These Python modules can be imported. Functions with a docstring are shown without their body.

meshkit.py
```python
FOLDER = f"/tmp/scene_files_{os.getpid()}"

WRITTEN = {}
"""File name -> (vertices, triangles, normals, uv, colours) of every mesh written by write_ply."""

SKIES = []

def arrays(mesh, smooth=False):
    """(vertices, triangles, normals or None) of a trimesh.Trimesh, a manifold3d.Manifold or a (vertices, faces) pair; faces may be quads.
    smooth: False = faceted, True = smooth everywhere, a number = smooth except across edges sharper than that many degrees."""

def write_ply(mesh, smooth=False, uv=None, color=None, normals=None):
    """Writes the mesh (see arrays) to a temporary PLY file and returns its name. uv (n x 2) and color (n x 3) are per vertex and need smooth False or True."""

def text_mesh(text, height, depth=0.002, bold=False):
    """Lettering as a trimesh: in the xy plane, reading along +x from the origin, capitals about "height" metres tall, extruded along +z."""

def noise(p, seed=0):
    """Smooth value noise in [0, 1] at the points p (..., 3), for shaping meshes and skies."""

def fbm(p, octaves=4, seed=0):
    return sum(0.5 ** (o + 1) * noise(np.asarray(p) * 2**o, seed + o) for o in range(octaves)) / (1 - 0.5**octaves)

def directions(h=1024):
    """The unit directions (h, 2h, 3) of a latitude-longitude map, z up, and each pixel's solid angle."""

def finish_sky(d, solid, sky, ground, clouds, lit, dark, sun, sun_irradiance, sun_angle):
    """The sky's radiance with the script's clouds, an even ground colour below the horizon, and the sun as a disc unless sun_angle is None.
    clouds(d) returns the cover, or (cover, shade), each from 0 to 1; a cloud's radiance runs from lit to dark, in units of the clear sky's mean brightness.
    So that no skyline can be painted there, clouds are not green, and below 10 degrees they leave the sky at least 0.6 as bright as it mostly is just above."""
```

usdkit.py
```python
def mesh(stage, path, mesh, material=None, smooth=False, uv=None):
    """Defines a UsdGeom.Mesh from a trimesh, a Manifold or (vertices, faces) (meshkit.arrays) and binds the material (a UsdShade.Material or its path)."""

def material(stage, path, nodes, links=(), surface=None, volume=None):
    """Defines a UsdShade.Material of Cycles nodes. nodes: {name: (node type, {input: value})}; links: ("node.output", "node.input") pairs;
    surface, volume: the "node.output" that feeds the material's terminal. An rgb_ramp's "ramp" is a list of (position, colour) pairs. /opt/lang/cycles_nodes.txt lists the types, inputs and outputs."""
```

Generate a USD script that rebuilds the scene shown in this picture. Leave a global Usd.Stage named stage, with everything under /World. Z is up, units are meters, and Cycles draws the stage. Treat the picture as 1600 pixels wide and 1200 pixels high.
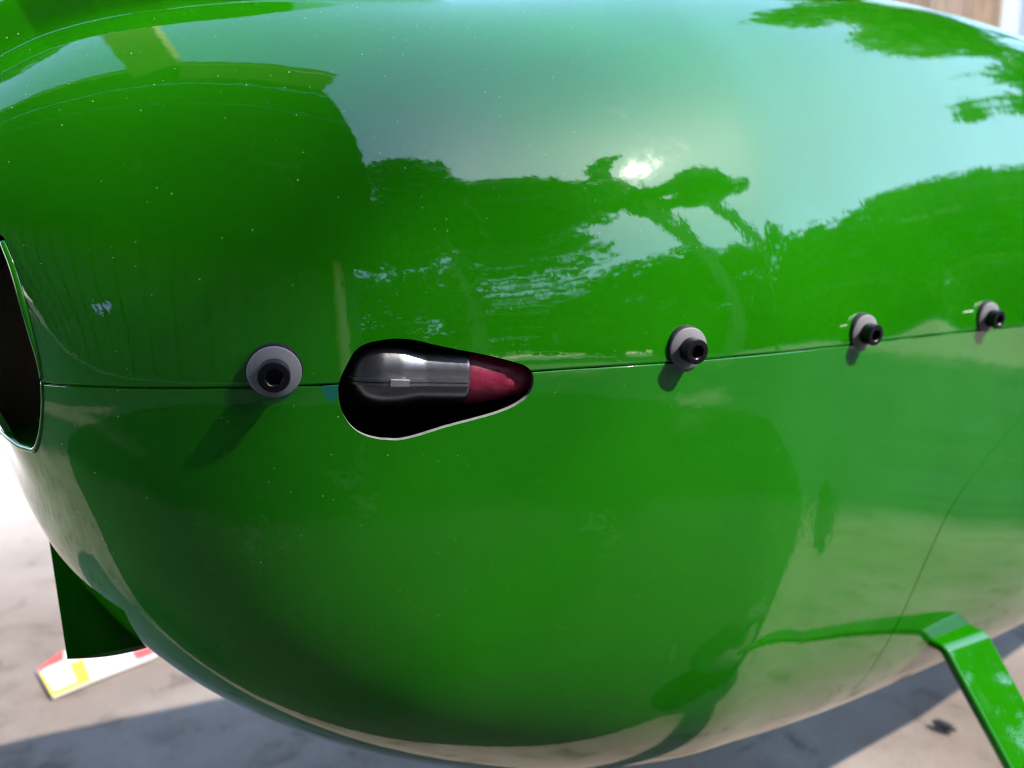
import math, random
import numpy as np, trimesh, manifold3d as mf, usdkit
from scipy.interpolate import PchipInterpolator, CubicSpline
from pxr import Usd, UsdGeom, UsdLux, UsdShade, Sdf, Gf
from meshkit import fbm, noise

stage = Usd.Stage.CreateInMemory()
UsdGeom.SetStageUpAxis(stage, UsdGeom.Tokens.z); UsdGeom.SetStageMetersPerUnit(stage, 1.0)
UsdGeom.Xform.Define(stage, '/World'); UsdGeom.Scope.Define(stage, '/World/Looks')
MM = 0.001

# ------------------------------------------------------------------ camera
PITCH = math.radians(10); F = 1186.0            # focal length in pixels of the 1600 px wide photograph
CAMH = 330.0                                    # lens height above the ground, mm
cam = UsdGeom.Camera.Define(stage, '/World/camera')
cam.CreateHorizontalApertureAttr(5.8); cam.CreateVerticalApertureAttr(5.8*0.75)
cam.CreateFocalLengthAttr(5.8*F/1600); cam.CreateFStopAttr(2.1); cam.CreateFocusDistanceAttr(0.182)
cam.CreateClippingRangeAttr(Gf.Vec2f(0.01, 500)); cam.CreateExposureAttr(2.2)
cam.AddTranslateOp().Set(Gf.Vec3d(0, 0, CAMH*MM)); cam.AddRotateXOp().Set(90-10.0)

# ------------------------------------------------------------------ sky and sun
SUN_AZ, SUN_EL = math.radians(104.5), math.radians(47.0)
sun_dir = np.array([math.sin(SUN_AZ)*math.cos(SUN_EL), math.cos(SUN_AZ)*math.cos(SUN_EL), math.sin(SUN_EL)])
sky_m = usdkit.material(stage, '/World/Looks/sky', {
    's': ('sky_texture', {'sky_type': 'single_scattering', 'sun_disc': False, 'sun_elevation': SUN_EL, 'sun_rotation': SUN_AZ, 'aerosol_density': 0.4, 'ozone_density': 1.5}),
    'b': ('background_shader', {'strength': 0.15})}, [('s.color', 'b.color')], surface='b.background')
dome = UsdLux.DomeLight.Define(stage, '/World/sky')
UsdShade.MaterialBindingAPI.Apply(dome.GetPrim()).Bind(sky_m)
dome.GetPrim().SetCustomDataByKey('kind', 'structure')
sun = UsdLux.DistantLight.Define(stage, '/World/sun')
sun.CreateIntensityAttr(0.5); sun.CreateAngleAttr(0.6); sun.CreateColorAttr(Gf.Vec3f(1, .93, .82)); sun.CreateNormalizeAttr(True)
sun.AddTransformOp().Set(Gf.Matrix4d().SetLookAt(Gf.Vec3d(0, 0, 0), Gf.Vec3d(*(-sun_dir)), Gf.Vec3d(0, 0, 1)).GetInverse())

# ------------------------------------------------------------------ naming helpers
used = {}
def path_for(name, parent):
    base = (parent.GetPath().pathString if parent is not None else '/World') + '/' + name
    n = used.get(base, -1) + 1; used[base] = n
    return base if n == 0 else '%s_%03d' % (base, n)
def obj(name, mesh, m, parent=None, smooth=30, normals=None):
    p = path_for(name, parent)
    if isinstance(mesh, trimesh.Trimesh) or hasattr(mesh, 'to_mesh') or isinstance(mesh, tuple):
        u = usdkit.mesh(stage, p, mesh, m, smooth=False if normals is not None else smooth)
    if normals is not None:
        from pxr import Vt
        u.CreateNormalsAttr(Vt.Vec3fArray.FromNumpy(np.asarray(normals, np.float32))); u.SetNormalsInterpolation('vertex')
    return u.GetPrim()
def thing(name, label, cat, group=None, loc=(0, 0, 0)):
    x = UsdGeom.Xform.Define(stage, path_for(name, None))
    if any(loc): x.AddTranslateOp().Set(Gf.Vec3d(*map(float, loc)))
    return tag(x.GetPrim(), label, cat, group)
def tag(o, label=None, cat=None, group=None, kind=None):
    for k, v in (('label', label), ('category', cat), ('group', group), ('kind', kind)):
        if v: o.SetCustomDataByKey(k, v)
    return o

# ------------------------------------------------------------------ materials
def mat(name, nodes, links=(), surface='p.BSDF'):
    return usdkit.material(stage, '/World/Looks/' + name, nodes, list(links), surface=surface)
def plain(name, col, rough=.5, metallic=0., bump=0., scale=400., vary=.0, **kw):
    n = {'p': ('principled_bsdf', dict(base_color=col, roughness=rough, metallic=metallic, **kw))}; l = []
    if bump or vary:
        n['g'] = ('geometry', {}); n['n'] = ('noise_texture', {'scale': scale, 'detail': 5.}); l.append(('g.position', 'n.vector'))
    if vary:
        n['r'] = ('rgb_ramp', {'ramp': [(.25, tuple(c*(1-vary) for c in col)), (.75, tuple(min(1, c*(1+vary)) for c in col))]})
        l += [('n.fac', 'r.fac'), ('r.color', 'p.base_color')]
    if bump:
        n['b'] = ('bump', {'strength': bump, 'distance': .0004}); l += [('n.fac', 'b.height'), ('b.normal', 'p.normal')]
    return mat(name, n, l)

# glossy green two-pack paint: dust specks, faint wipe marks, orange peel
def paint(name, dust=1.0):
    n = {'g': ('geometry', {}),
         'v': ('voronoi_texture', {'scale': 520., 'feature': 'f1'}),
         'w': ('white_noise_texture', {'dimensions': '3D'}),
         'sz': ('map_range', {'from_min': .5, 'from_max': 1., 'to_min': .0, 'to_max': .095, 'clamp': True}),
         'lt': ('math', {'math_type': 'less_than'}),
         'ar': ('vector_math', {'math_type': 'distance', 'vector2': (-.10, .19, .37)}),
         'arr': ('map_range', {'from_min': .05, 'from_max': .17, 'to_min': .8*dust, 'to_max': .10*dust, 'clamp': True}),
         'dz': ('math', {'math_type': 'multiply'}),
         'sm': ('noise_texture', {'scale': 55., 'detail': 6., 'roughness': .65, 'distortion': 1.6}),
         'smr': ('map_range', {'from_min': .63, 'from_max': .83, 'to_min': 0., 'to_max': .05, 'clamp': True}),
         'tv': ('noise_texture', {'scale': 22., 'detail': 3.}),
         'tvr': ('rgb_ramp', {'ramp': [(.3, (.008, .142, .0008)), (.7, (.0105, .16, .0012))]}),
         'mx': ('mix_color', {'b': (.62, .70, .60)}),
         'mx2': ('mix_color', {'b': (.42, .50, .40)}),
         'op': ('noise_texture', {'scale': 260., 'detail': 2.}),
         'ol': ('noise_texture', {'scale': 34., 'detail': 2.}),
         'oa': ('math', {'math_type': 'multiply_add', 'value2': 5.0}),
         'b': ('bump', {'strength': .035, 'distance': .0005}),
         'rr': ('map_range', {'from_min': .45, 'from_max': .85, 'to_min': .05, 'to_max': .15, 'clamp': True}),
         'p': ('principled_bsdf', {'roughness': .03, 'ior': 1.5, 'specular_ior_level': .06, 'coat_weight': 1., 'coat_roughness': .015, 'coat_ior': 1.68})}
    l = [('g.position', 'v.vector'), ('g.position', 'ar.vector1'), ('g.position', 'sm.vector'), ('g.position', 'tv.vector'), ('g.position', 'op.vector'), ('g.position', 'ol.vector'),
         ('v.position', 'w.vector'), ('w.value', 'sz.value'), ('ar.value', 'arr.value'), ('v.distance', 'lt.value1'), ('sz.result', 'lt.value2'),
         ('lt.value', 'dz.value1'), ('arr.result', 'dz.value2'), ('sm.fac', 'smr.value'), ('tv.fac', 'tvr.fac'),
         ('tvr.color', 'mx2.a'), ('smr.result', 'mx2.fac'), ('mx2.result', 'mx.a'), ('dz.value', 'mx.fac'), ('mx.result', 'p.base_color'),
         ('ol.fac', 'oa.value1'), ('op.fac', 'oa.value3'), ('oa.value', 'b.height'), ('b.normal', 'p.normal'), ('b.normal', 'p.coat_normal'),
         ('sm.fac', 'rr.value'), ('rr.result', 'p.roughness')]
    # small marks in the paint colour: a teal smear by the cut-out, pale blue spots, dull scuffs
    n['mk'] = ('noise_texture', {'scale': 420., 'detail': 4., 'distortion': 1.2}); l.append(('g.position', 'mk.vector'))
    n['mk2'] = ('noise_texture', {'scale': 160., 'detail': 7., 'roughness': .75, 'distortion': .5}); l.append(('g.position', 'mk2.vector'))
    last = 'mx.result'
    l.remove(('mx.result', 'p.base_color'))
    for k, (at, r, col, amt, src, wob) in enumerate([((-.0424, .1746, .2975), .0019, (.004, .11, .13), .8, 'mk', .006), ((-.0938, .1729, .3169),   .0009, (.30, .46, .62), .8, 'mk', .007), ((-.0915, .173, .3172), .0008, (.30, .46, .62), .8, 'mk', .004),
            ((.0831, .2359, .2127), -.001, (.35, .48, .33), .04, 'mk2', .075), ((-.0401, .1759, .2739), -.002, (.35, .48, .33), .045, 'mk2', .07), ((.0252, .2034, .253), -.002, (.30, .42, .25), .06, 'mk2', .07), ((-.062, .172, .262), -.003, (.32, .45, .30), .06, 'mk2', .08)]):
        n['d%d' % k] = ('vector_math', {'math_type': 'distance', 'vector2': at}); n['e%d' % k] = ('math', {'math_type': 'multiply_add', 'value2': -wob})
        n['f%d' % k] = ('map_range', {'from_min': r-wob*.5-max(r*.25, .0004 if r > 0 else .006), 'from_max': r-wob*.5+max(r*.25, .0004 if r > 0 else .006), 'to_min': amt, 'to_max': 0., 'clamp': True}); n['c%d' % k] = ('mix_color', {'b': col})
        l += [('g.position', 'd%d.vector1' % k), (src+'.fac', 'e%d.value1' % k), ('d%d.value' % k, 'e%d.value3' % k), ('e%d.value' % k, 'f%d.value' % k), ('f%d.result' % k, 'c%d.fac' % k), (last, 'c%d.a' % k)]
        last = 'c%d.result' % k
    l.append((last, 'p.base_color'))
    return mat(name, n, l)
M_green = paint('green_paint')
M_leg = paint('leg_green_paint', .3)
M_edge = plain('raw_fibre_edge', (.24, .27, .25), .6, vary=.25, scale=900.)
M_lining = plain('dark_fibre_lining', (.018, .018, .022), .38)
M_black = plain('black_oxide_steel', (.010, .010, .014), .32, .35, bump=.15, scale=1500.)
M_rubber = plain('black_rubber', (.008, .008, .011), .55, bump=.1, scale=1800.)
M_washer = plain('grey_nylon', (.235, .23, .26), .48, bump=.08, scale=1200., vary=.08)
M_chrome = plain('dark_nickel', (.30, .29, .32), .30, 1.0, bump=.10, scale=500., vary=.12)
M_clip = plain('bright_steel', (.62, .62, .64), .28, 1.0, bump=.1, scale=900.)
M_boot = plain('maroon_rubber', (.23, .011, .045), .45, bump=.5, scale=420., vary=.2)
M_engine = plain('dusky_alloy', (.05, .042, .055), .5, .6, bump=.2, scale=700.)
M_tyre = plain('tyre_rubber', (.015, .015, .016), .8, bump=.3, scale=600.)
M_hub = plain('hub_alloy', (.5, .5, .5), .35, 1.)

# ------------------------------------------------------------------ the cowl's form (mm)
def cray(px, py):
    a, b = (px-800)/F, (600-py)/F
    return np.array([a, math.cos(PITCH)+b*math.sin(PITCH), -math.sin(PITCH)+b*math.cos(PITCH)])
YAW = math.radians(26)
EU = np.array([math.cos(YAW), math.sin(YAW), 0]); EV = np.array([math.sin(YAW), -math.cos(YAW), 0]); EW = np.array([0, 0, 1.])
A0 = -270*EV + np.array([0, 0, 299.])
_aft = PchipInterpolator([-60, 0, 80, 130, 170, 204, 280, 330, 450, 600], [97, 97, 98, 100, 99, 94.5, 84.5, 80, 76, 72])
KT = [-60, 20, 100, 180, 300, 600]; KB = [-60, 20, 100, 180, 260, 340, 600]; KK = [-60, 40, 120, 220, 320, 600]
_t = CubicSpline(KT, [115.288, 115.288, 118.84, 132.742, 146.024, 146.024*.7])
_b = CubicSpline(KB, [152.262, 152.262, 166.338, 180.266, 189.12, 189.755, 189.755*.84])
_k = CubicSpline(KK, [-.016, -.016, -.007, .008, .025, .008])
def nose(u, u1):
    t = np.clip((u1-u)/(u1+46), 0, 1); return np.sqrt(np.clip(1-t**2.6, 1e-9, 1))
BOLT_U = [137.6, 217.1, 300.0]
def form(u, th):
    """A point of the cowl's outer skin: u runs aft along the fuselage, th round it (0 = the seam, + above)."""
    u0 = u; u = np.minimum(u, 600.); tail = np.clip(1-(u0-600)/900, .2, 1)
    a = _aft(u)*np.sqrt(np.clip(1-np.clip((80-u)/126, 0, 1)**2.6, 1e-9, 1))
    bt = _t(u)*nose(u, 87.6); bb = _b(u)*nose(u, 200.); kk = _k(u)
    c, s = np.cos(th), np.sin(th)
    n = np.where(s > 0, 1.716, 2.941); bq = np.where(s > 0, bt, bb)
    with np.errstate(all='ignore'):
        r = np.nan_to_num((np.abs(c/a)**n+np.abs(s/bq)**n)**(-1/n))
    v, w = r*c, r*s
    q = np.clip(-w/np.maximum(bb, 1), 0, 1); v = v*(1+kk*np.sin(np.pi*q*.9)**2)
    uu = u0+5.404*np.sin(np.pi*q*.7)**2*np.clip((90-u)/112, 0, 1)**2
    Q = np.clip(w/np.maximum(bt, 1), 0, 1); uu = uu-30*(3*Q**2-2*Q**3)*np.clip((70-u)/116, 0, 1)**1.5
    v, w = v*tail, w*tail
    return A0+uu[..., None]*EU+v[..., None]*EV+w[..., None]*EW
def form_n(u, th, h=.35):
    a = form(u+h, th)-form(np.maximum(u-h, -45.99), th); b = form(u, th+.003)-form(u, th-.003)
    n = np.cross(a, b); n /= np.maximum(np.linalg.norm(n, axis=-1, keepdims=True), 1e-12)
    c = A0+np.asarray(u)[..., None]*EU
    return n*np.sign(np.sum(n*(form(u, th)-c), -1))[..., None]
CREASE_U = np.array([-46, -4, 8, 20, 32, 48, 70, 110, 600.]); CREASE_T = np.array([1.44, 1.41, 1.35, 1.30, 1.28, 1.27, 1.28, 1.30, 1.4])
def skin(u, th):
    """form() with its small dents: the stepped rim of the hood above, the pull round each bolt, a slight unevenness."""
    P, N = form(u, th), form_n(u, th)
    d = (th-np.interp(u, CREASE_U, CREASE_T))*np.linalg.norm(P-(A0+np.asarray(u)[..., None]*EU), axis=-1)
    step = 12.0/(1+np.exp(-np.clip(d/1.7, -40, 40)))*np.clip((95-u)/60, 0, 1)
    for bu in BOLT_U:
        r2 = ((u-bu)/24)**2+((th-.10)*85/15)**2
        step = step-(.9 if bu > 250 else .5)*np.exp(-r2)*(th > 0)
    step = step+.9*np.exp(-((u-262)/16)**2-((th-.16)*85/14)**2)*(th > 0)
    step = step+(fbm(P/70., 2, 3)-.5)*.55
    return P+N*step[..., None]
def skin_n(u, th, h=.4):
    a = skin(u+h, th)-skin(np.maximum(u-h, -45.99), th)
    b = skin(u, th+.004)-skin(u, th-.004)
    n = np.cross(a, b); n /= np.maximum(np.linalg.norm(n, axis=-1, keepdims=True), 1e-12)
    return n*np.sign(np.sum(n*form_n(u, th), -1))[..., None]

# a coarse copy of the skin to find where things sit on it
_gu = np.concatenate([-45.9+np.linspace(0, 1, 70)**2*60, np.linspace(15, 600, 240)]); _gt = np.linspace(-math.pi, math.pi, 481)
_GU, _GT = np.meshgrid(_gu, _gt, indexing='ij'); _X = skin(_GU, _GT)
def gridfaces(n, m):
    i = np.arange(n*m).reshape(n, m)
    return np.concatenate([np.stack([i[:-1, :-1], i[1:, :-1], i[1:, 1:]], -1).reshape(-1, 3), np.stack([i[:-1, :-1], i[1:, 1:], i[:-1, 1:]], -1).reshape(-1, 3)])
_FF = gridfaces(*_X.shape[:2]); _V = _X.reshape(-1, 3); _UV = np.stack([_GU, _GT], -1).reshape(-1, 2)
EYE = np.array([0, 0, CAMH])
def place(px, py):
    """The point of the skin, its (u, th) and normal, along one line of sight (how the photograph was measured)."""
    d = cray(px, py); t0, t1, t2 = _V[_FF[:, 0]], _V[_FF[:, 1]], _V[_FF[:, 2]]
    e1, e2 = t1-t0, t2-t0; h = np.cross(d, e2); a = np.sum(e1*h, 1); f = 1/np.where(np.abs(a) < 1e-12, 1e-12, a)
    s = EYE-t0; uu = f*np.sum(s*h, 1); q = np.cross(s, e1); vv = f*(q@d); t = f*np.sum(e2*q, 1)
    ok = (uu >= 0) & (vv >= 0) & (uu+vv <= 1) & (t > 0)
    if not ok.any(): return None
    k = np.where(ok)[0][np.argmin(t[ok])]
    uv = _UV[_FF[k, 0]]*(1-uu[k]-vv[k])+_UV[_FF[k, 1]]*uu[k]+_UV[_FF[k, 2]]*vv[k]
    return EYE+d*t[k], uv, skin_n(np.array([uv[0]]), np.array([uv[1]]))[0]
def ground_at(px, py):
    d = cray(px, py); return EYE-d*CAMH/d[2]

def solid(V, f):
    """A manifold that remembers, through cuts, which of its faces were whose."""
    k = mf.Manifold.reserve_ids(1)
    m = mf.Manifold(mf.Mesh(np.ascontiguousarray(V, np.float32), np.ascontiguousarray(f, np.uint32), run_index=np.array([0, 3*len(f)], np.uint32), run_original_id=np.array([k], np.uint32)))
    return m, k
# ------------------------------------------------------------------ skin shells, cut with their openings
def shell(umap, ns, ths, thick=1.4, bevel=(), dens=None):
    """A closed sheet of the skin: umap(s, th) -> u. bevel: which th ends are rounded over (0 first, -1 last)."""
    s = np.linspace(0, 1, ns) if dens is None else dens
    Sg, T = np.meshgrid(s, ths, indexing='ij'); U = umap(Sg, T)
    for e in bevel:
        sd = np.sign(ths[len(ths)//2]-ths[e]); wob = np.clip(fbm(np.stack([U/9., U*0, U*0], -1), 4, 21 if sd > 0 else 22)-.42, 0, 1)*.005
        T = T+sd*wob*np.exp(-np.abs(T-ths[e])/.02)
    P, N = skin(U, T), skin_n(U, T)
    for e in bevel:
        edge = ths[e]; dist = np.abs(T-edge)*np.linalg.norm(form(U, T)-(A0+U[..., None]*EU), axis=-1)
        r = .5; x = np.clip(1-dist/r, 0, 1); P = P-N*(r*(1-np.sqrt(np.clip(1-x**2, 0, 1))))[..., None]
        side = np.sign(edge-ths[len(ths)//2])
        tng = skin(U, T+.004*side)-skin(U, T); tng /= np.maximum(np.linalg.norm(tng, axis=-1, keepdims=True), 1e-9)
        N = N*np.sqrt(np.clip(1-(x*.92)**2, 0, 1))[..., None]+tng*(x*.92)[..., None]
    I = P-skin_n(U, T)*thick
    n, m = U.shape; ff = gridfaces(n, m); o = n*m
    i = np.arange(o).reshape(n, m); loop = np.concatenate([i[:-1, 0], i[-1, :-1], i[:0:-1, -1], i[0, :0:-1]])
    nx = np.roll(loop, -1)
    walls = np.concatenate([np.stack([loop, nx, nx+o], 1), np.stack([loop, nx+o, loop+o], 1)])
    # orientation: outer faces along N
    g = np.cross(P.reshape(-1, 3)[ff[:, 1]]-P.reshape(-1, 3)[ff[:, 0]], P.reshape(-1, 3)[ff[:, 2]]-P.reshape(-1, 3)[ff[:, 0]])
    flip = np.sum(g*N.reshape(-1, 3)[ff[:, 0]]) < 0
    if flip: f = np.concatenate([ff[:, ::-1], ff+o, walls])
    else: f = np.concatenate([ff, ff[:, ::-1]+o, walls[:, ::-1]])
    V = np.concatenate([P.reshape(-1, 3), I.reshape(-1, 3)])
    pr = np.concatenate([np.concatenate([N.reshape(-1, 3), np.ones((o, 1))], 1), np.concatenate([-N.reshape(-1, 3), np.zeros((o, 1))], 1)])
    return solid(np.hstack([V, pr]), f)
def prism(ring_a, ring_b):
    """Closed solid between two rings of the same number of points."""
    n = len(ring_a); c0, c1 = ring_a.mean(0), ring_b.mean(0)
    from shapely.geometry import Polygon
    nrm = np.mean(ring_b, 0)-np.mean(ring_a, 0); nrm /= np.linalg.norm(nrm)
    x = np.cross(nrm, [0, 0, 1.] if abs(nrm[2]) < .9 else [1., 0, 0]); x /= np.linalg.norm(x); y = np.cross(nrm, x)
    p2 = np.stack([(ring_a-c0)@x, (ring_a-c0)@y], 1)
    v, t = trimesh.creation.triangulate_polygon(Polygon(p2), engine='earcut')
    # earcut keeps the ring's vertices; map them back
    idx = np.array([np.argmin(np.sum((p2-q)**2, 1)) for q in v]); t = idx[t]
    k = np.arange(n); nk = np.roll(k, -1)
    f = np.concatenate([t, t[:, ::-1]+n, np.stack([k, k+n, nk+n], 1), np.stack([k, nk+n, nk], 1)])
    m = trimesh.Trimesh(np.vstack([ring_a, ring_b]), f, process=False)
    trimesh.repair.fix_normals(m)
    return m
def cutter(m):
    V = np.hstack([m.vertices, np.zeros((len(m.vertices), 4))])
    return solid(V, m.faces)
def split_shell(man, own, raw_ids):
    """-> outer skin with smooth normals (and its painted edges), raw cut edges, inner lining."""
    me = man.to_mesh(); V = np.asarray(me.vert_properties, float); T = np.asarray(me.tri_verts, int)
    ids = np.zeros(len(T), int)
    for r, a, b in zip(me.run_original_id, me.run_index[:-1], me.run_index[1:]): ids[a//3:b//3] = r
    flag = V[T, 6]; hull = ids == own
    outer = hull & (flag.min(1) > .98); inner = hull & (flag.max(1) < .02); wall = hull & ~outer & ~inner
    raw = np.isin(ids, raw_ids); paint_cut = ~hull & ~raw
    def flat(mask):
        t = T[mask]; p = V[t][..., :3]; n = np.cross(p[:, 1]-p[:, 0], p[:, 2]-p[:, 0]); n /= np.maximum(np.linalg.norm(n, axis=1, keepdims=True), 1e-12)
        return p.reshape(-1, 3), np.repeat(n, 3, 0)
    o = T[outer]; uq, inv = np.unique(o, return_inverse=True); ov, on = V[uq, :3], V[uq, 3:6]
    on = on/np.maximum(np.linalg.norm(on, axis=1, keepdims=True), 1e-9)
    wv, wn = flat(wall | paint_cut)
    verts = np.vstack([ov, wv]); nor = np.vstack([on, wn]); faces = np.vstack([inv.reshape(-1, 3), np.arange(len(wv)).reshape(-1, 3)+len(ov)])
    rv, rn = flat(raw); iv = T[inner]; uq2, inv2 = np.unique(iv, return_inverse=True)
    return (verts*MM, faces, nor), (rv*MM, np.arange(len(rv)).reshape(-1, 3), rn), (V[uq2, :3]*MM, inv2.reshape(-1, 3), V[uq2, 3:6])

def resample(pts, n):
    pts = np.asarray(pts, float); q = np.vstack([pts, pts[:1]])
    s = np.r_[0, np.cumsum(np.linalg.norm(np.diff(q, axis=0), axis=1))]
    cs = CubicSpline(s, q, bc_type='periodic'); return cs(np.linspace(0, s[-1], n, endpoint=False))
# teardrop hole for the spark plug cap
TEAR = [(529, 601), (534, 586), (543, 568), (556, 547), (574, 536), (597, 531), (621, 529), (648, 531), (680, 539), (725, 548), (770, 557), (804, 566), (823, 573), (832, 583), (834, 595), (831, 609), (822, 622), (808, 632), (779, 645), (725, 660), (680, 673), (644, 684), (612, 688), (585, 685), (561, 676), (543, 659), (533, 638), (529, 618)]
tear3 = [place(*p) for p in TEAR]; tear_n = np.mean([h[2] for h in tear3], 0); tear_n /= np.linalg.norm(tear_n)
tear_cutdir = tear_n*np.array([1, 1, 0])+np.array([.0, 0, -.16]); tear_cutdir /= np.linalg.norm(tear_cutdir)
tear_ring = resample([h[0] for h in tear3], 140)
rg = np.random.default_rng(4); tear_ring = tear_ring+(fbm(tear_ring/3., 2, 9)[:, None]-.5)*.25*np.array([0, 0, 1.])
tear_cut, TEAR_ID = cutter(prism(tear_ring-tear_cutdir*18, tear_ring+tear_cutdir*14))
# cooling intake at the nose
INTAKE = [(0, 366), (16, 405), (33, 462), (50, 523), (61, 562), (66, 592), (67, 620), (66, 650), (62, 684), (52, 704), (36, 700), (18, 688), (0, 672), (-25, 640), (-45, 590), (-50, 530), (-46, 460), (-38, 400), (-25, 365)]
def cam_point(px, py, Z): return EYE+cray(px, py)*Z
in_near = np.array([cam_point(x, y, 150) for x, y in resample(INTAKE, 110)]); in_far = np.array([cam_point(x, y, 197) for x, y in resample(INTAKE, 110)])
intake_cut, _ = cutter(prism(in_near, in_far))

# aft edge of the lower cowl, u as a function of th
PL_T = [-3.2, -1.5, -1.2, -.98, -.75, -.53, -.25, 0, .3]; PL_U = [256, 258, 262, 270.5, 286, 322.7, 372, 410, 430]
pl = PchipInterpolator(PL_T, PL_U)
plane = thing('model_aeroplane', 'glossy bright green model aeroplane with cowl, bolts and teardrop cut-out filling the picture', 'model aeroplane')
gap = .0014
uq = np.concatenate([np.linspace(0, .14, 90)**1.0, np.linspace(.14, 1, 250)[1:]])
th_up = np.concatenate([gap+np.array([0, .0012, .0025, .004, .006, .0085, .0115]), np.linspace(.019, 1.0, 100), np.linspace(1.006, 1.5, 110), np.linspace(1.53, math.pi-.004, 70)])
up_m, UP_ID = shell(lambda s, t: -45.9+(410-.0-(-45.9))*s, 0, th_up, bevel=(0,), dens=uq)
upper = up_m-tear_cut-intake_cut
g, e, l_ = split_shell(upper, UP_ID, [TEAR_ID])
o = obj('upper_cowl', g[:2], M_green, plane, normals=g[2])
if len(e[1]): obj('cut_edge', e[:2], M_edge, o, normals=e[2])
obj('lining', l_[:2], M_lining, o, normals=l_[2])
th_lo = np.concatenate([[-gap*.2-.0], -gap*.2-np.array([.0012, .0025, .004, .006, .0085, .0115]), np.linspace(-.019, -1.5, 170), np.linspace(-1.53, -math.pi+.004, 60)])
lo_m, LO_ID = shell(lambda s, t: -45.9+(pl(t)+45.9)*s, 0, th_lo, bevel=(0,), dens=uq)
lower = lo_m-tear_cut-intake_cut
g, e, l_ = split_shell(lower, LO_ID, [TEAR_ID])
o = obj('lower_cowl', g[:2], M_green, plane, normals=g[2])
obj('cut_edge', e[:2], M_edge, o, normals=e[2])
obj('lining', l_[:2], M_lining, o, normals=l_[2])
# fuselage behind the cowl
def fus(t0, t1, nt, name, u0):
    ths = np.linspace(t0, t1, nt); s = np.linspace(0, 1, 150)**1.3
    m, mid = shell(lambda s_, t: u0(t)+.7+(1300-u0(t))*s_, 0, ths, dens=s)
    gg, _, ll = split_shell(m, mid, [])
    q = obj(name, gg[:2], M_green, plane, normals=gg[2]); obj('lining', ll[:2], M_lining, q, normals=ll[2])
fus(.001, math.pi-.004, 150, 'fuselage_top', lambda t: 410+0*t)
fus(-.001, -math.pi+.004, 150, 'fuselage_belly', lambda t: pl(t))
# flange of the lower cowl behind the seam and the joint behind the cowl's aft edge
def strip(u_arr, th_arr, depth, thick, name, m, par):
    U, T = np.meshgrid(u_arr, th_arr, indexing='ij'); P = skin(U, T)-skin_n(U, T)*depth; I = P-skin_n(U, T)*thick
    n, k = U.shape; o_ = n*k; ff = gridfaces(n, k); i = np.arange(o_).reshape(n, k)
    loop = np.concatenate([i[:-1, 0], i[-1, :-1], i[:0:-1, -1], i[0, :0:-1]]); nx = np.roll(loop, -1)
    f = np.concatenate([ff, ff[:, ::-1]+o_, np.stack([loop, nx+o_, nx], 1), np.stack([loop, loop+o_, nx+o_], 1)])
    t = trimesh.Trimesh(np.vstack([P.reshape(-1, 3), I.reshape(-1, 3)])*MM, f, process=False); trimesh.repair.fix_normals(t)
    return obj(name, t, m, par)
lowprim = o
M_flange = plain('seam_flange', (.05, .22, .02), .4)
strip(np.linspace(-16, 36, 60), np.linspace(-.05, .07, 9), 1.7, .6, 'joint_flange', M_flange, lowprim)
strip(np.linspace(94, 408, 200), np.linspace(-.05, .07, 9), 1.7, .6, 'joint_flange', M_flange, lowprim)

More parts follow.
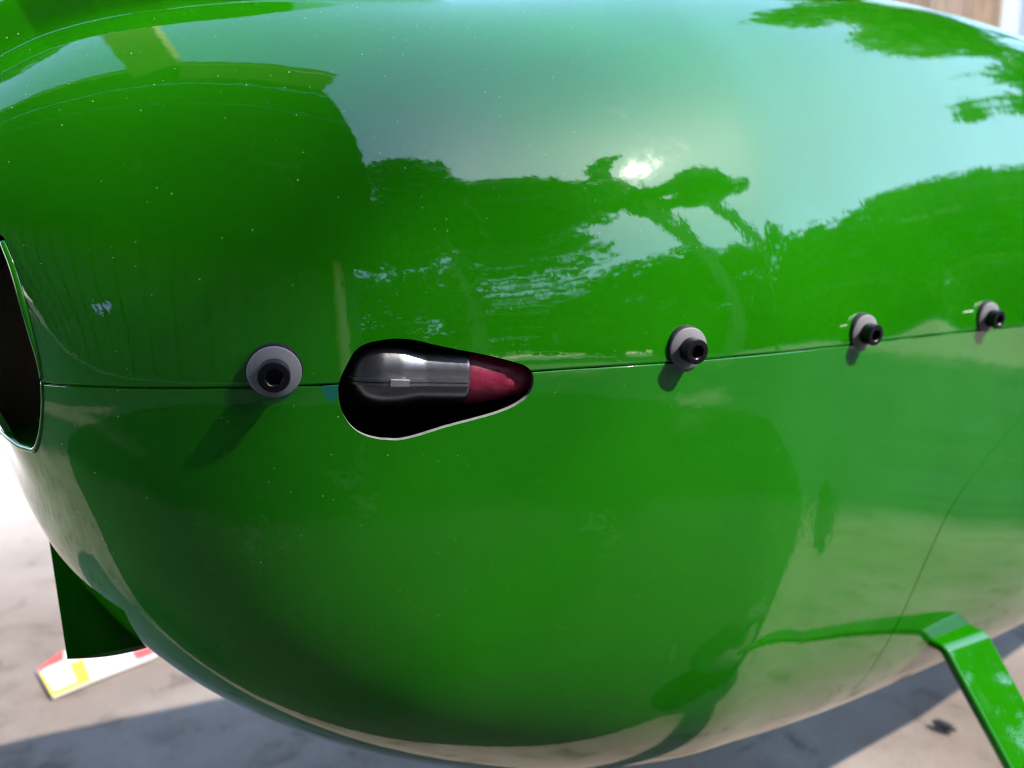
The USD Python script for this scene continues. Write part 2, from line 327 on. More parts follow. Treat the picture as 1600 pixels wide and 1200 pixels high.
# ------------------------------------------------------------------ frames
def frame(P, N, up=(0, 0, 1)):
    z = N/np.linalg.norm(N); x = np.cross(up, z); x /= np.linalg.norm(x); y = np.cross(z, x)
    M = np.eye(4); M[:3, 0], M[:3, 1], M[:3, 2], M[:3, 3] = x, y, z, P; return M
def lathe(profile, n=64):
    return trimesh.creation.revolve(np.asarray(profile, float), sections=n)
def put(m, M):
    m = m.copy(); m.apply_transform(M); m.apply_scale(MM); return m
def hexa(af):
    a = np.arange(6)*math.pi/3; r = af/math.sqrt(3); return np.stack([r*np.cos(a), r*np.sin(a)], 1)
def make_screw(r=3.55, h=3.7, c=.35):
    body = lathe([(0, -6), (1.6, -6), (1.6, 0), (r-.15, 0), (r, .12), (r, h-c), (r-c*.3, h-c*.3), (r-c, h), (0, h)])
    body = mf.Manifold(mf.Mesh(np.ascontiguousarray(body.vertices, np.float32), np.ascontiguousarray(body.faces, np.uint32)))
    from shapely.geometry import Polygon
    sock = trimesh.creation.extrude_polygon(Polygon(hexa(3.4)), 4.0, engine='earcut'); sock.apply_translation([0, 0, h-2.3])
    cone = lathe([(0, -.3), (1.75, -.3), (2.3, .25), (0, .25)], 48); cone.apply_translation([0, 0, h])
    tom = lambda t: mf.Manifold(mf.Mesh(np.ascontiguousarray(t.vertices, np.float32), np.ascontiguousarray(t.faces, np.uint32)))
    return body-tom(sock)-tom(cone)
SCREW = make_screw(); sm = SCREW.to_mesh(); SCREW = trimesh.Trimesh(np.asarray(sm.vert_properties)[:, :3], sm.tri_verts, process=False)
WASH = lathe([(1.9, 0), (5.7, 0), (6.0, .15), (6.05, .5), (5.95, .75), (5.7, .9), (3.7, 1.55), (1.9, 1.6), (1.9, 0)], 72)
RING = lathe([(1.9, 0), (6.0, 0), (6.3, .3), (6.4, 1.3), (6.3, 2.1), (5.6, 2.45), (1.9, 2.45), (1.9, 0)], 72)
BOLTS = [((429, 579), 'cowl bolt nearest the nose, seen almost face on', 0), ((1071, 543), 'cowl bolt just aft of the teardrop hole, seen obliquely', 20), ((1345, 518), 'cowl bolt third from the nose, steeply angled', 45), ((1539, 495), 'aftmost cowl bolt near the picture edge', 10)]
bolt_prims = []
for (px, py), lab, rot in BOLTS:
    P, uv, N = place(px, py); N = N+np.array([0, 0, -.19])+EU*(.09 if px < 500 else -.10); N /= np.linalg.norm(N)
    R = trimesh.transformations.rotation_matrix(math.radians(rot), [0, 0, 1]); T = lambda z: trimesh.transformations.translation_matrix([0, 0, z])
    P = P-N*1.6
    Mf = frame(P, N)
    b = obj('cowl_bolt', put(SCREW, Mf@T(4.0)@R), M_black, plane)
    b.SetCustomDataByKey('label', lab)
    obj('washer', put(WASH, Mf@T(2.5)), M_washer, b); obj('rubber_ring', put(RING, Mf@T(.1)), M_rubber, b)

# ------------------------------------------------------------------ spark plug cap inside the hole
cen = place(640, 596); cn = tear_n
c_axis = EU*math.cos(math.radians(1.5))+EW*math.sin(math.radians(1.5)); c_axis = c_axis-cn*0; c_axis /= np.linalg.norm(c_axis)
def on_plane(px, py, depth):
    """Where a line of sight meets the plane lying depth mm inside the hole."""
    q = cen[0]-cn*depth; d = cray(px, py); return EYE+d*(((q-EYE)@cn)/(d@cn))
pa, pb, pc = on_plane(531, 579, 10.6), on_plane(721, 582, 10.4), on_plane(826, 589, 9.5)
def axis_frame(a, b):
    z = (b-a)/np.linalg.norm(b-a); x = cn-z*(cn@z); x /= np.linalg.norm(x); y = np.cross(z, x)
    M = np.eye(4); M[:3, 0], M[:3, 1], M[:3, 2], M[:3, 3] = x, y, z, a; return M, np.linalg.norm(b-a)
Mc, Lc = axis_frame(pa, pb)
def profile_spline(pts, n=60):
    pts = np.asarray(pts, float); s = np.r_[0, np.cumsum(np.linalg.norm(np.diff(pts, axis=0), axis=1))]
    return PchipInterpolator(s, pts)(np.linspace(0, s[-1], n))
prof = profile_spline([(0, 0), (3.6, .5), (6.7, 2.4), (8.7, 5.6), (9.5, 9.5), (9.5, 13), (9.0, 17.2), (8.6, 20), (8.6, 25), (8.6, Lc-.6), (8.3, Lc-.05), (7, Lc), (0, Lc)], 90)
prof[0, 0] = prof[-1, 0] = 0
cap = lathe(prof, 80)
cap_p = obj('spark_plug_cap', put(cap, Mc), M_chrome, plane, smooth=50)
tag(cap_p, 'dark shiny metal plug cap with crimped seam')
# crimped seam flange: two thin lips round the cap in the plane that faces out
def lip(y0, t, w):
    zz = np.linspace(.25, Lc-.8, 60); r = np.interp(zz, prof[:55, 1], prof[:55, 0]) if False else np.array([np.interp(z, prof[1:-2, 1], prof[1:-2, 0]) for z in zz])
    inn, out = r-.8, r+w
    a = np.stack([inn, np.full_like(zz, y0-t), zz], 1); b = np.stack([out, np.full_like(zz, y0-t), zz], 1); c = np.stack([out, np.full_like(zz, y0+t), zz], 1); d = np.stack([inn, np.full_like(zz, y0+t), zz], 1)
    V = np.concatenate([a, b, c, d]); n = len(zz); f = []
    for i in range(n-1):
        for k in range(4):
            p, q = k*n+i, ((k+1) % 4)*n+i; f += [(p, q, q+1), (p, q+1, p+1)]
    f += [(0, n, 2*n), (0, 2*n, 3*n), (n-1, 3*n-1, 2*n-1), (n-1, 4*n-1, 3*n-1)]
    t_ = trimesh.Trimesh(V, f, process=False); trimesh.repair.fix_normals(t_); return t_
y_sign = 1.0 if Mc[2, 1] > 0 else -1.0            # the lips lie a little below the cap's axis
obj('seam_lip', put(lip(-1.15*y_sign, .34, 1.5), Mc), M_chrome, cap_p); obj('seam_lip', put(lip(-2.1*y_sign, .34, 1.35), Mc), M_chrome, cap_p)
def rbox(x, y, z, r=.2):
    s = mf.Manifold.sphere(r, 12); return mf.Manifold.batch_hull([s.translate((sx*(x/2-r), sy*(y/2-r), sz*(z/2-r))) for sx in (-1, 1) for sy in (-1, 1) for sz in (-1, 1)])
def tm(m):
    q = m.to_mesh(); return trimesh.Trimesh(np.asarray(q.vert_properties)[:, :3], q.tri_verts, process=False)
clip = tm(rbox(1.6, 1.9, 4.8, .25)); clip.apply_translation([10.9, -1.65*y_sign, 12.6]); obj('clip', put(clip, Mc), M_clip, cap_p)
Mb, Lb = axis_frame(pb, pc)
bp = profile_spline([(0, -3), (7.8, -3), (8.2, -2.6), (8.3, 0), (7.7, 4), (7.0, 8), (6.3, 11.5), (5.9, 13.0), (5.35, Lb-1.2), (4.9, Lb-.2), (3.6, Lb+.2), (3.2, Lb-.6), (0, Lb-.7)], 80)
boot = lathe(bp, 72); v = boot.vertices; rr = np.hypot(v[:, 0], v[:, 1])
wr = (fbm(v/np.array([2.2, 2.2, 3.0]), 3, 5)-.5)*.7*np.clip((v[:, 2]-2)/8, .2, 1.3)*(rr > 1.5)
v = v+np.stack([v[:, 0]/np.maximum(rr, .1)*wr, v[:, 1]/np.maximum(rr, .1)*wr, 0*wr], 1); boot = trimesh.Trimesh(v, boot.faces, process=False)
tag(obj('plug_boot', put(boot, Mb), M_boot, plane, smooth=50), 'maroon rubber sleeve behind the plug cap')
# ignition lead running on inside, engine parts in the dark
def tube(pts, r, n=16):
    pts = np.asarray(pts, float); V = []; F_ = []
    tg = np.gradient(pts, axis=0); tg /= np.linalg.norm(tg, axis=1, keepdims=True)
    ref = np.array([0, 0, 1.]) if abs(tg[0, 2]) < .9 else np.array([1., 0, 0])
    for i, (p, t) in enumerate(zip(pts, tg)):
        x = np.cross(ref, t); x /= np.linalg.norm(x); y = np.cross(t, x); ri = r[i] if np.ndim(r) else r
        a = np.arange(n)*2*math.pi/n; V.append(p+ri*(np.cos(a)[:, None]*x+np.sin(a)[:, None]*y))
    V = np.concatenate(V); m = len(pts)
    for i in range(m-1):
        for k in range(n):
            a, b = i*n+k, i*n+(k+1) % n; F_ += [(a, b, b+n), (a, b+n, a+n)]
    V = np.vstack([V, pts[:1], pts[-1:]]); c0, c1 = m*n, m*n+1
    for k in range(n): F_ += [(c0, (k+1) % n, k), (c1, (m-1)*n+k, (m-1)*n+(k+1) % n)]
    return trimesh.Trimesh(V, F_, process=False)
zb = (pc-pb)/np.linalg.norm(pc-pb)
lead = np.array([pc-zb*1, pc+zb*8-cn*1, pc+zb*20-cn*8, pc+zb*28-cn*24, pc+zb*30-cn*48])
ls = CubicSpline(np.arange(5), lead)(np.linspace(0, 4, 30)); t_ = tube(ls, 2.6); t_.apply_scale(MM)
obj('ignition_lead', t_, M_rubber, plane)
eng = []
crank = lathe([(0, -32), (30, -32), (33, -28), (33, 24), (29, 30), (20, 32), (18, 40), (0, 40)], 48)
eng.append((crank, A0+EU*20-EW*8, EU))
for k in range(7):
    fin = lathe([(0, 0), (25, 0), (25.6, .6), (25, 1.2), (0, 1.2)], 48); eng.append((fin, A0+EU*34+EV*(34+k*3.4)-EW*6, EV))
parts_ = []
for m_, p_, z_ in eng: parts_.append(put(m_, frame(p_, z_, up=(0, 0, 1) if abs(z_[2]) < .9 else (1, 0, 0))))
a_ = np.linspace(0, 2*math.pi, 40, endpoint=False)
bf = A0+EV*6+(28+73*np.cos(a_))[:, None]*EU+(56*np.sin(a_)-2)[:, None]*EW
t_ = prism(bf, bf-EV*3); t_.apply_scale(MM); obj('added_baffle', t_, plain('added_baffle_brown', (.45, .27, .24), .7), plane)  # plate added inside the nose to block daylight showing through the intake
obj('engine', trimesh.util.concatenate(parts_), M_engine, plane)

# ------------------------------------------------------------------ intake duct lip, air scoop, landing gear
hits = [(x, y, place(x, y)) for x, y in [(3, 378), (10, 395), (18, 415), (33, 465), (49, 523), (60, 563), (65, 593), (66.5, 620), (65.5, 650), (61.5, 684), (51, 703.5), (36, 699), (18, 687.5), (3, 674)]]
ring = np.array([h[2][0] for h in hits if h[2] is not None]); nn = np.array([h[2][2] for h in hits if h[2] is not None])
s_ = np.r_[0, np.cumsum(np.linalg.norm(np.diff(ring, axis=0), axis=1))]; ss = np.linspace(0, s_[-1], 90)
ring = PchipInterpolator(s_, ring)(ss); nn = PchipInterpolator(s_, nn)(ss); nn /= np.linalg.norm(nn, axis=1, keepdims=True)
din = -nn*.55+EU*.55-EV*.25; din /= np.linalg.norm(din, axis=1, keepdims=True)
rows = [ring-nn*1.0+din*d_ for d_ in (.1, 1.5, 4, 8, 12, 15)]
back = [r_-np.cross(np.gradient(ring, axis=0)/np.linalg.norm(np.gradient(ring, axis=0), axis=1, keepdims=True), din)*(-1.2) for r_ in rows[::-1]]
G = np.array(rows+back); n_, k_ = G.shape[:2]
ff = gridfaces(n_, k_); i = np.arange(n_*k_).reshape(n_, k_)
ff = np.concatenate([ff, np.stack([i[-1, :-1], i[0, :-1], i[0, 1:]], -1), np.stack([i[-1, :-1], i[0, 1:], i[-1, 1:]], -1)])
duct = trimesh.Trimesh(G.reshape(-1, 3)*MM, ff, process=False); trimesh.repair.fix_normals(duct)
du = obj('intake_duct', duct, M_green, plane)
lipb = tube(ring-nn*.35, .85+.2*np.sin(np.linspace(0, 9, len(ring))), 14); lipb.apply_scale(MM); obj('rounded_lip', lipb, M_green, du, smooth=True)

tl, bl, br, tr = cam_point(75, 834, 236), cam_point(105, 1030, 216), cam_point(262, 1001, 232), cam_point(262, 820, 250)
def scoop():
    # side wall outline with a rounded top front corner, swept across the fuselage and hollowed from the front
    pts = [bl+(tl-bl)*t for t in np.linspace(0, .93, 12)]
    for t in np.linspace(.2, 1, 6): pts.append(tl+(bl-tl)*.07*(1-t)**2+(tr-tl)*.07*t**2)
    pts += [tl+(tr-tl)*t for t in np.linspace(.15, 1, 6)]
    pts += [tr+(br-tr)*t for t in np.linspace(.2, 1, 6)]
    pts += [br+(bl-br)*t+np.array([0, 0, -1.6*math.sin(math.pi*t)]) for t in np.linspace(.1, .95, 12)]
    a = np.array(pts); wdir = -EV*52+EU*6
    outer = prism(a, a+wdir)
    c = a.mean(0); inner_a = c+(a-c)*.93
    inner_a = inner_a+(tl-tr)/np.linalg.norm(tl-tr)*6
    inn = prism(inner_a-EV*2.0, inner_a+wdir+EV*2.0) if False else prism(inner_a+wdir*.05, inner_a+wdir*.95)
    tom = lambda t: mf.Manifold(mf.Mesh(np.ascontiguousarray(t.vertices, np.float32), np.ascontiguousarray(t.faces, np.uint32)))
    return tm(tom(outer)-tom(inn))
sc = scoop(); sc.apply_scale(MM); obj('chin_scoop', sc, M_green, plane, smooth=35)

def leg(sgn):
    P0 = np.array([194.5, 307., 157.5]); rel = P0-A0; u0, v0, w0 = rel@EU, rel@EV, rel@EW
    al = math.radians(48.9)
    path = [(-60, .5), (-30, -.6), (-14, -1.2)]
    for t in np.linspace(0, 1, 8): a = al*t; path.append((-6.3+4*math.sin(a), -1.2-4*(1-math.cos(a))))
    e = path[-1]; path += [(e[0]+d*math.cos(al), e[1]-d*math.sin(al)) for d in (10, 40, 80, 115, 145)]
    path = np.array(path); u0 = 306.; tg = np.gradient(path, axis=0); tg /= np.linalg.norm(tg, axis=1, keepdims=True); nr = np.stack([-tg[:, 1], tg[:, 0]], 1)
    d_ = np.r_[0, np.cumsum(np.linalg.norm(np.diff(path, axis=0), axis=1))]
    rows_ = []
    for p_, n2, dd in zip(path, nr, d_):
        wd = np.interp(dd, [0, 60, 210], [31, 31, 25]); th_ = 2.1; sec = []
        for cx, cy, a0 in ((wd-1.9, th_-1.9+.0, 0), (1.9, th_-1.9, 90), (1.9, -th_+1.9, 180), (wd-1.9, -th_+1.9, 270)):
            for k in range(5):
                a = math.radians(a0+k*22.5); sec.append((cx+1.9*math.cos(a), cy+1.9*math.sin(a)))
        rows_.append([A0+EU*(u0+x+dd*.0)+EV*(sgn*(v0+p_[0]+n2[0]*y))+EW*(w0+p_[1]+n2[1]*y) for x, y in sec])
    G_ = np.array(rows_); n1, m1 = G_.shape[:2]; f = []
    for a in range(n1-1):
        for b in range(m1):
            b2 = (b+1) % m1; f += [(a*m1+b, a*m1+b2, (a+1)*m1+b2), (a*m1+b, (a+1)*m1+b2, (a+1)*m1+b)]
    for b in range(1, m1-1): f += [(0, b+1, b), ((n1-1)*m1, (n1-1)*m1+b, (n1-1)*m1+b+1)]
    t = trimesh.Trimesh(G_.reshape(-1, 3), f, process=False); trimesh.repair.fix_normals(t)
    end = A0+EU*(u0+13)+EV*(sgn*(v0+path[-1][0]))+EW*(w0+path[-1][1]); return t, end
for sgn in (1, -1):
    t, end = leg(sgn); t.apply_scale(MM); lg = obj('landing_gear_leg', t, M_leg, plane, smooth=40)
    R_ = end[2]; Mw = frame(np.array([*end[:2], R_])+EV*sgn*12, EV*sgn)
    tyre = lathe([(R_-14, -9), (R_-6, -11), (R_-2, -8), (R_, 0), (R_-2, 8), (R_-6, 11), (R_-14, 9), (R_-14, -9)], 56)
    hub = lathe([(0, -7), (R_-14, -8), (R_-13.8, 8), (R_-20, 5), (4, 6), (4, 9), (0, 9)], 48)
    wl = obj('wheel', put(tyre, Mw), M_tyre, plane); obj('hub', put(hub, Mw), M_hub, wl)

# ------------------------------------------------------------------ ground
def concrete():
    n = {'g': ('geometry', {}),
         'a': ('noise_texture', {'scale': 7., 'detail': 8., 'roughness': .6}), 'b_': ('noise_texture', {'scale': 28., 'detail': 6., 'roughness': .65, 'distortion': .6}),
         'f': ('noise_texture', {'scale': 900., 'detail': 3.}),
         'ra': ('rgb_ramp', {'ramp': [(.30, (.155, .118, .094)), (.5, (.205, .162, .136)), (.7, (.255, .215, .186))]}),
         'rb': ('rgb_ramp', {'ramp': [(.28, (.42, .36, .31)), (.45, (.95, .94, .92)), (.75, (1.06, 1.05, 1.04))]}),
         'rf': ('rgb_ramp', {'ramp': [(.3, (.8, .8, .8)), (.7, (1.12, 1.12, 1.12))]}),
         'm': ('mix_color', {'blend_type': 'multiply', 'fac': 1., 'use_clamp': False}), 'm2': ('mix_color', {'blend_type': 'multiply', 'fac': 1.}),
         'h': ('math', {'math_type': 'multiply_add', 'value2': .35}),
         'dd': ('vector_math', {'math_type': 'distance', 'vector2': (-.95, 1.35, 0)}), 'dr': ('map_range', {'range_type': 'smoothstep', 'from_min': .35, 'from_max': .95, 'to_min': .55, 'to_max': 0., 'clamp': True}), 'm3': ('mix_color', {'b': (.66, .60, .54)}),  # concrete colour lightened at far left to paint in the sunlit glare
         'bp': ('bump', {'strength': .5, 'distance': .002}), 'p': ('principled_bsdf', {'roughness': .85})}
    l = [('g.position', 'a.vector'), ('g.position', 'b_.vector'), ('g.position', 'f.vector'), ('a.fac', 'ra.fac'), ('b_.fac', 'rb.fac'), ('f.fac', 'rf.fac'),
         ('ra.color', 'm.a'), ('rb.color', 'm.b'), ('m.result', 'm2.a'), ('rf.color', 'm2.b'),
         ('g.position', 'dd.vector1'), ('dd.value', 'dr.value'), ('dr.result', 'm3.fac'), ('m2.result', 'm3.a'), ('m3.result', 'p.base_color'), ('f.fac', 'h.value1'), ('b_.fac', 'h.value3'), ('h.value', 'bp.height'), ('bp.normal', 'p.normal')]
    return mat('concrete', n, l)
xs = np.concatenate([-np.geomspace(60, 3, 14), np.linspace(-2.5, 2.5, 101), np.geomspace(3, 60, 14)])
GX, GY = np.meshgrid(xs, xs, indexing='ij'); P_ = np.stack([GX, GY, 0*GX], -1)
P_[..., 2] = (fbm(P_*5+7, 3, 2)-.5)*.004-.002
gm = trimesh.Trimesh(P_.reshape(-1, 3), gridfaces(*GX.shape), process=False)
if gm.face_normals[0, 2] < 0: gm.invert()
tag(obj('ground', gm, concrete(), smooth=True), 'pale stained concrete paving under the model', 'ground', kind='structure')

# unseen dark mat added to darken what the underside of the cowl mirrors
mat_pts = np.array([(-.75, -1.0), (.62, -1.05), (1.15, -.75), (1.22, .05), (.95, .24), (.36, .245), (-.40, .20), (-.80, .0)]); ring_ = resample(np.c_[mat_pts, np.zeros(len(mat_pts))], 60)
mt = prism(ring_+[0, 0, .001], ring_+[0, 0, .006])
tag(obj('added_mat', mt, plain('added_mat_dark', (.014, .014, .013), .95, bump=.6, scale=300., vary=.3), smooth=False), 'added dark mat, out of view, that darkens what the underside of the cowl mirrors', 'mat')
# packet lying on the concrete (folded sachet with printed panels)
M_white = plain('packet_white', (.62, .61, .64), .45); M_yel = plain('packet_yellow', (.78, .55, .01), .4); M_red = plain('packet_red', (.62, .06, .04), .4); M_grey = plain('packet_print', (.36, .36, .42), .5)
def gpt(px, py, z=0.): 
    d = cray(px, py); return EYE+d*((z-CAMH)/d[2])
packet = thing('paper_packet', 'small red, white and yellow printed packet lying on concrete beyond the nose', 'packet')
def slab(poly, z0, z1, name, m, par):
    a = np.array([[*q[:2], z0] for q in poly]); b = np.array([[*q[:2], z1] for q in poly]); t = prism(a, b); t.apply_scale(MM); return obj(name, t, m, par, smooth=False)
Q = lambda *ps: [gpt(x, y, 3) for x, y in ps]
body = slab(Q((58, 1046), (82, 1087), (142, 1062), (235, 1026), (262, 1012), (215, 1000), (110, 1010)), .4, 2.2, 'body', M_white, packet)
slab(Q((82, 1087), (143, 1061), (140, 1056), (84, 1079), (64, 1049), (61, 1051)), 2.2, 2.9, 'yellow_border', M_yel, packet)
slab(Q((59, 1045), (63, 1049), (70, 1043), (100, 1030), (99, 1015), (88, 1022)), 2.2, 2.85, 'red_corner', M_red, packet)
slab(Q((108, 1036), (122, 1066), (141, 1057), (130, 1028)), 2.2, 2.7, 'yellow_band', M_yel, packet)
slab(Q((206, 1018), (214, 1030), (262, 1012), (248, 1004)), 2.2, 2.8, 'red_end', M_red, packet)
slab(Q((84, 1058), (88, 1065), (99, 1050), (95, 1046)), 2.2, 2.6, 'printed_mark', M_grey, packet)
# small dark grub-like scrap on the concrete
s0 = ground_at(1475, 1138)
scrap = trimesh.creation.icosphere(3, 1.0); v = scrap.vertices*np.array([8.0, 3.6, 2.8]); v = v+(fbm(v/3.5, 2, 8)[:, None]-.5)*1.0; v[:, 2] += 2.2
scrap = trimesh.Trimesh(v, scrap.faces, process=False); scrap.apply_transform(trimesh.transformations.rotation_matrix(math.radians(-42), [0, 0, 1])); scrap.apply_translation([s0[0], s0[1], 0]); scrap.apply_scale(MM)
tag(obj('dark_scrap', scrap, plain('dark_husk', (.012, .010, .012), .5, bump=.3, scale=900.), smooth=True), 'small black husk lying on concrete beside the landing gear leg', 'scrap')

# ------------------------------------------------------------------ timber wall and white post behind
def at_dir(az, dist): return np.array([math.sin(math.radians(az))*dist, math.cos(math.radians(az))*dist, 0])
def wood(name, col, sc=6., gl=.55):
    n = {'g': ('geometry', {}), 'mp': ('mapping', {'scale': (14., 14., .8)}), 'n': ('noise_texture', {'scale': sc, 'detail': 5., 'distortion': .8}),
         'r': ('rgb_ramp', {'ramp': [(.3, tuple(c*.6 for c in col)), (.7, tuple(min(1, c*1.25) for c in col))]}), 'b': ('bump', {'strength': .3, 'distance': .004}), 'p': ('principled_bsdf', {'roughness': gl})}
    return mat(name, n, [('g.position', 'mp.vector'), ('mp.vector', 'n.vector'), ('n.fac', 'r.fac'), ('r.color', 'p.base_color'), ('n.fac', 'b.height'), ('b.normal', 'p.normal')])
M_brown = [wood('brown_timber_%s' % w, c) for w, c in (('a', (.60, .34, .18)), ('b', (.52, .28, .14)), ('c', (.64, .38, .22)))]
M_tan = wood('tan_timber', (.52, .40, .20)); M_wpost = plain('white_post_paint', (.82, .80, .76), .5, vary=.05, scale=20.)
def box_between(a, b, w, z0, z1):
    """Board standing from a to b on plan, w thick, z0..z1 high."""
    d = b-a; L = np.linalg.norm(d[:2]); ang = math.atan2(d[1], d[0]); m = tm(mf.Manifold.batch_hull([mf.Manifold.cube((.004, .004, .004), True).translate((sx*(L/2-.002), sy*(w/2-.002), sz*((z1-z0)/2-.002))) for sx in (-1, 1) for sy in (-1, 1) for sz in (-1, 1)]))
    m.apply_transform(trimesh.transformations.rotation_matrix(ang, [0, 0, 1])); m.apply_translation([(a[0]+b[0])/2, (a[1]+b[1])/2, (z0+z1)/2]); return m
fence = thing('timber_fence', 'brown upright plank fence in sun behind the cowl', 'fence')
f0, f1 = at_dir(31.2, 3.6), at_dir(14, 3.95); nb = 9
for k in range(nb):
    a, b = f0+(f1-f0)*(k/nb), f0+(f1-f0)*((k+.965)/nb)
    obj('plank', box_between(a, b, .022+.004*(k % 3), .03, 1.75), M_brown[(k*2+k//3) % 3], fence, smooth=False)
off = at_dir(25, .03)
obj('rail', box_between(f0+off, f1+off, .03, .4, .48), M_brown[1], fence, smooth=False)
obj('rail', box_between(f0+off, f1+off, .03, 1.35, 1.43), M_brown[1], fence, smooth=False)
pp = at_dir(33.0, 3.35)
post = box_between(pp-np.array([.088, -.02, 0]), pp+np.array([.088, -.02, 0]), .16, 0, 2.3)
tag(obj('white_post', post, M_wpost, smooth=False), 'thick white painted post beside the brown timber fence', 'post')

# ------------------------------------------------------------------ trees, seen mostly mirrored in the paint
def leafmat(name, c0, c1):
    n = {'i': ('geometry', {}), 'r': ('rgb_ramp', {'ramp': [(0., c0), (1., c1)]}), 'd': ('principled_bsdf', {'roughness': .55}), 't': ('translucent_bsdf', {}), 'm': ('mix_closure', {'fac': .35})}
    return mat(name, n, [('i.random_per_island', 'r.fac'), ('r.color', 'd.base_color'), ('r.color', 't.color'), ('d.BSDF', 'm.closure1'), ('t.BSDF', 'm.closure2')], surface='m.closure')
M_leafs = [leafmat('leaf_deep', (.025, .060, .014), (.06, .11, .025)), leafmat('leaf_olive', (.05, .075, .015), (.13, .14, .03)), leafmat('leaf_yellow', (.10, .11, .02), (.24, .21, .05))]
M_bark = plain('bark', (.12, .09, .065), .9, bump=.8, scale=30., vary=.3)
def leaves(clumps, n, size, rng, squash=1.):
    """Leaf quads scattered through clumps (centre, radius)."""
    w = np.array([r**2 for _, r in clumps]); pick = rng.choice(len(clumps), n, p=w/w.sum())
    d = rng.normal(size=(n, 3)); d /= np.linalg.norm(d, axis=1, keepdims=True)
    rr = rng.uniform(0, 1, n)**.45
    C = np.array([c for c, _ in clumps])[pick]+d*(rr*np.array([r for _, r in clumps])[pick])[:, None]*np.array([1, 1, squash])
    ax = rng.normal(size=(n, 3)); ax /= np.linalg.norm(ax, axis=1, keepdims=True); bx = np.cross(ax, rng.normal(size=(n, 3))); bx /= np.linalg.norm(bx, axis=1, keepdims=True)
    s = size*rng.uniform(.6, 1.4, n)[:, None]
    V = np.stack([C-ax*s, C-bx*s*.45, C+ax*s, C+bx*s*.45], 1).reshape(-1, 3); k = np.arange(n)[:, None]*4
    return V, np.concatenate([k+[0, 1, 2], k+[0, 2, 3]])
def tree(az, dist, z, rad, lab, seed, leaf=0, n=7000, size=.13, squash=.75, nclump=16, name='tree', base=None, clear_sun=True, thin=.0, shade_sprig=None):
    rng = np.random.default_rng(seed); c = at_dir(az, dist)
    t = thing(name, lab, name.replace('_', ' '))
    clumps = []
    for k in range(nclump):
        d = rng.normal(size=3); d /= np.linalg.norm(d); q = d*rad*rng.uniform(.35, .85)*np.array([1, 1, squash]); clumps.append((c+[0, 0, z]+q, rad*rng.uniform(.22, .42)))
    V, f = leaves(clumps, n, size, rng, .8)
    if clear_sun:
        ctr = V.reshape(-1, 4, 3).mean(1)-np.array([.1, .35, .2]); along = ctr@sun_dir; off_ = np.linalg.norm(ctr-along[:, None]*sun_dir, axis=1)
        keep = (off_ > .68) | (along < 0) | (rng.uniform(size=len(off_)) < thin); V = V.reshape(-1, 4, 3)[keep].reshape(-1, 3); k = np.arange(keep.sum())[:, None]*4; f = np.concatenate([k+[0, 1, 2], k+[0, 2, 3]])
    if shade_sprig is not None:      # added sprig of leaves on the sun line, put there to shade the nose
        V2, f2 = leaves([(np.array(shade_sprig)+sun_dir*6.3, .105)], 26, .05, rng); f = np.concatenate([f, f2+len(V)]); V = np.concatenate([V, V2])
    b0 = c if base is None else np.array(base)
    trunk = CubicSpline([0, 1, 2], np.array([[b0[0], b0[1], -.05], (b0*.6+c*.4)+[.1, .05, z*.5], c+[0, 0, z]]))(np.linspace(0, 2, 14))
    pcs = [tube(trunk, np.linspace(.05*rad+.06, .03, 14), 10)]
    for cc, r in clumps[:9]:
        st = trunk[rng.integers(6, 12)]; pcs.append(tube(np.linspace(st, cc, 5)+rng.normal(size=(5, 3))*.03, np.linspace(.05, .015, 5), 6))
    obj('trunk', trimesh.util.concatenate(pcs), M_bark, t, smooth=60)
    obj('crown', (V, f), M_leafs[leaf], t, smooth=False)
tree(133, 7.0, 7.4, 2.9, 'tall dark leafy tree mirrored in the middle of the cowl', 11, 0, 16000, .17, nclump=30)
tree(107.6, 5.19, 5.25, 1.15, 'rounded leafy tree mirrored above the second bolt', 12, 0, 8000, .10, shade_sprig=(-.085, .17, .275))
tree(100.5, 6.94, 5.9, .95, 'light leafy tree mirrored between the second and third bolts', 16, 1, 2200)
tree(41, 6.5, 5.0, 1.9, 'olive yellow tree mirrored along the cowl top by the white post', 13, 2, 7000)
tree(60, 8.0, 3.6, 1.9, 'olive tree mirrored at the right end of the cowl top', 14, 1, 6000)
tree(-52, 7.0, 4.2, 2.2, 'dark tree mirrored at the nose end of the cowl top', 15, 0, 7000)
rngb = np.random.default_rng(77)
for k, (az, d, z, r_) in enumerate([(76, 6.2, .45, .85), (83, 6.0, .5, .9), (90, 6.3, .45, .85), (98, 6.1, .5, .85)]):
    tree(az, d, z, r_, ['first', 'second', 'third', 'last'][k]+' of the low round bushes mirrored just above the seam by the aft bolts', 80+k, k % 2, 5000, .09, .8, 16, name='low_bush')
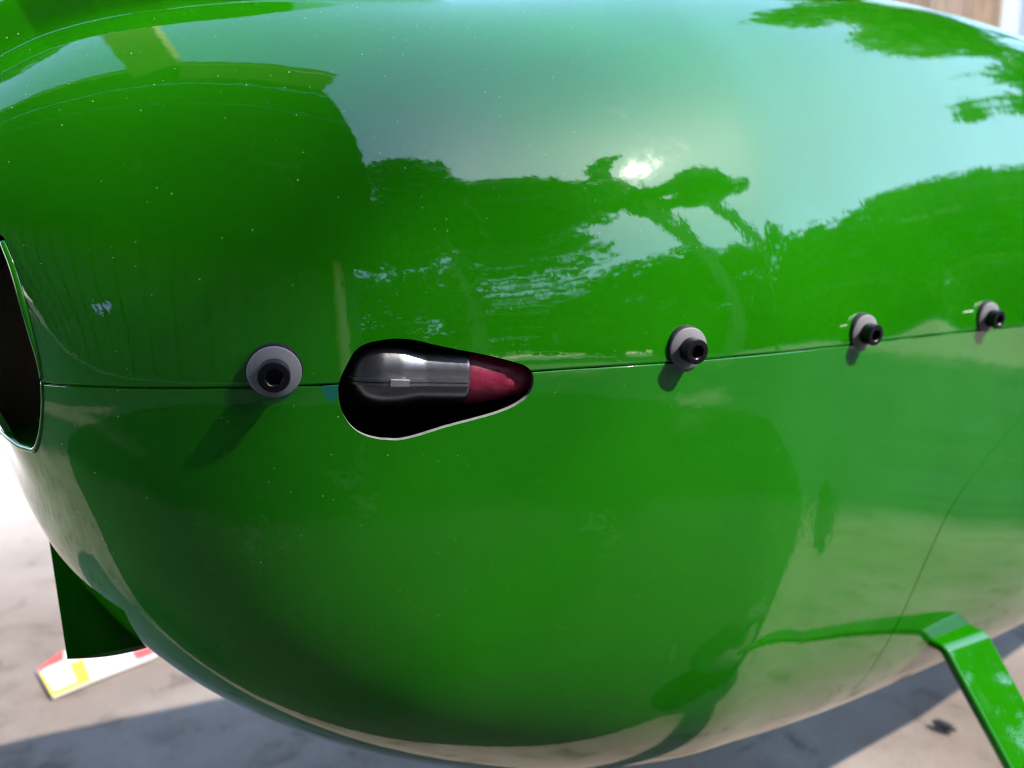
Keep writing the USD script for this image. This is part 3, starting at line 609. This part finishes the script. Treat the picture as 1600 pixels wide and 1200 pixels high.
for k, (az, d, h) in enumerate([(70, 9, 4.4), (84, 10, 4.6), (97, 9.5, 4.6), (110, 9, 4.6), (122.5, 10, 4.0), (136, 9, 7.4), (151, 9.5, 7.6), (166, 9, 5.5)]):
    tree(az, d, h*.44, h*.56, ['olive', 'dark', 'broad', 'ragged', 'dense', 'tall', 'bushy', 'leafy'][k]+' hedge shrub mirrored low in the cowl, shrub %s along the hedge' % ['first', 'second', 'third', 'fourth', 'fifth', 'sixth', 'seventh', 'last'][k], 30+k, k % 2, 7500, .15, .95, 22, name='hedge_shrub')
tree(36.2, 4.4, .75, .8, 'olive shrub in sun right of the white post', 50, 1, 5000, .045, .9, 14, name='shrub')

# ------------------------------------------------------------------ shelter roof over the viewer, mirrored at the left of the cowl
shel = thing('shelter_roof', 'dark boarded shelter roof on tan beams mirrored in the nose end of the cowl', 'roof', loc=(-.04, .17, 0))
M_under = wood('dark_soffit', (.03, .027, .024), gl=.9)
ZR = 2.25
corners = np.array([(-2.6, .02), (.14, .10), (1.15, -1.75), (-2.6, -2.9)])
for k in range(12):       # soffit boards
    y0, y1 = .10-(k)*.24, .10-(k+.97)*.24
    xr = lambda y: .15+(.10-y)*.546-.20*math.exp(-(.1-y)/.30)
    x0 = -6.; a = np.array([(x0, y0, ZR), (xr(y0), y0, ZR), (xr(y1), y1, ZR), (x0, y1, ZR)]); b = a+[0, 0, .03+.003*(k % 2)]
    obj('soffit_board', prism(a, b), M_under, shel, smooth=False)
obj('fascia', box_between(np.array([-6., .125, 0]), np.array([.14, .125, 0]), .04, ZR-.06, ZR+.2), M_tan, shel, smooth=False)
bm = box_between(np.array([-.74, .06, 0]), np.array([-1.62, 2.3, 0]), .26, ZR-.14, ZR-.02)
obj('edge_board', box_between(np.array([-.62, .01, 0]), np.array([.14, .01, 0]), .17, ZR-.05, ZR-.012), M_tan, shel, smooth=False)
obj('beam', bm, M_tan, shel, smooth=False)
for x, y in ((-5.9, -.05), (-1.52, 2.2), (-5.9, -2.45), (1.0, -2.6)):
    obj('post', box_between(np.array([x-.05, y, 0]), np.array([x+.05, y, 0]), .1, 0, ZR-.14 if y > 1 else ZR), M_tan, shel, smooth=False)
wall = thing('shed_wall', 'dark boarded wall under the shelter roof behind the viewer', 'wall')
for k in range(29):
    x0 = -6.+k*.25
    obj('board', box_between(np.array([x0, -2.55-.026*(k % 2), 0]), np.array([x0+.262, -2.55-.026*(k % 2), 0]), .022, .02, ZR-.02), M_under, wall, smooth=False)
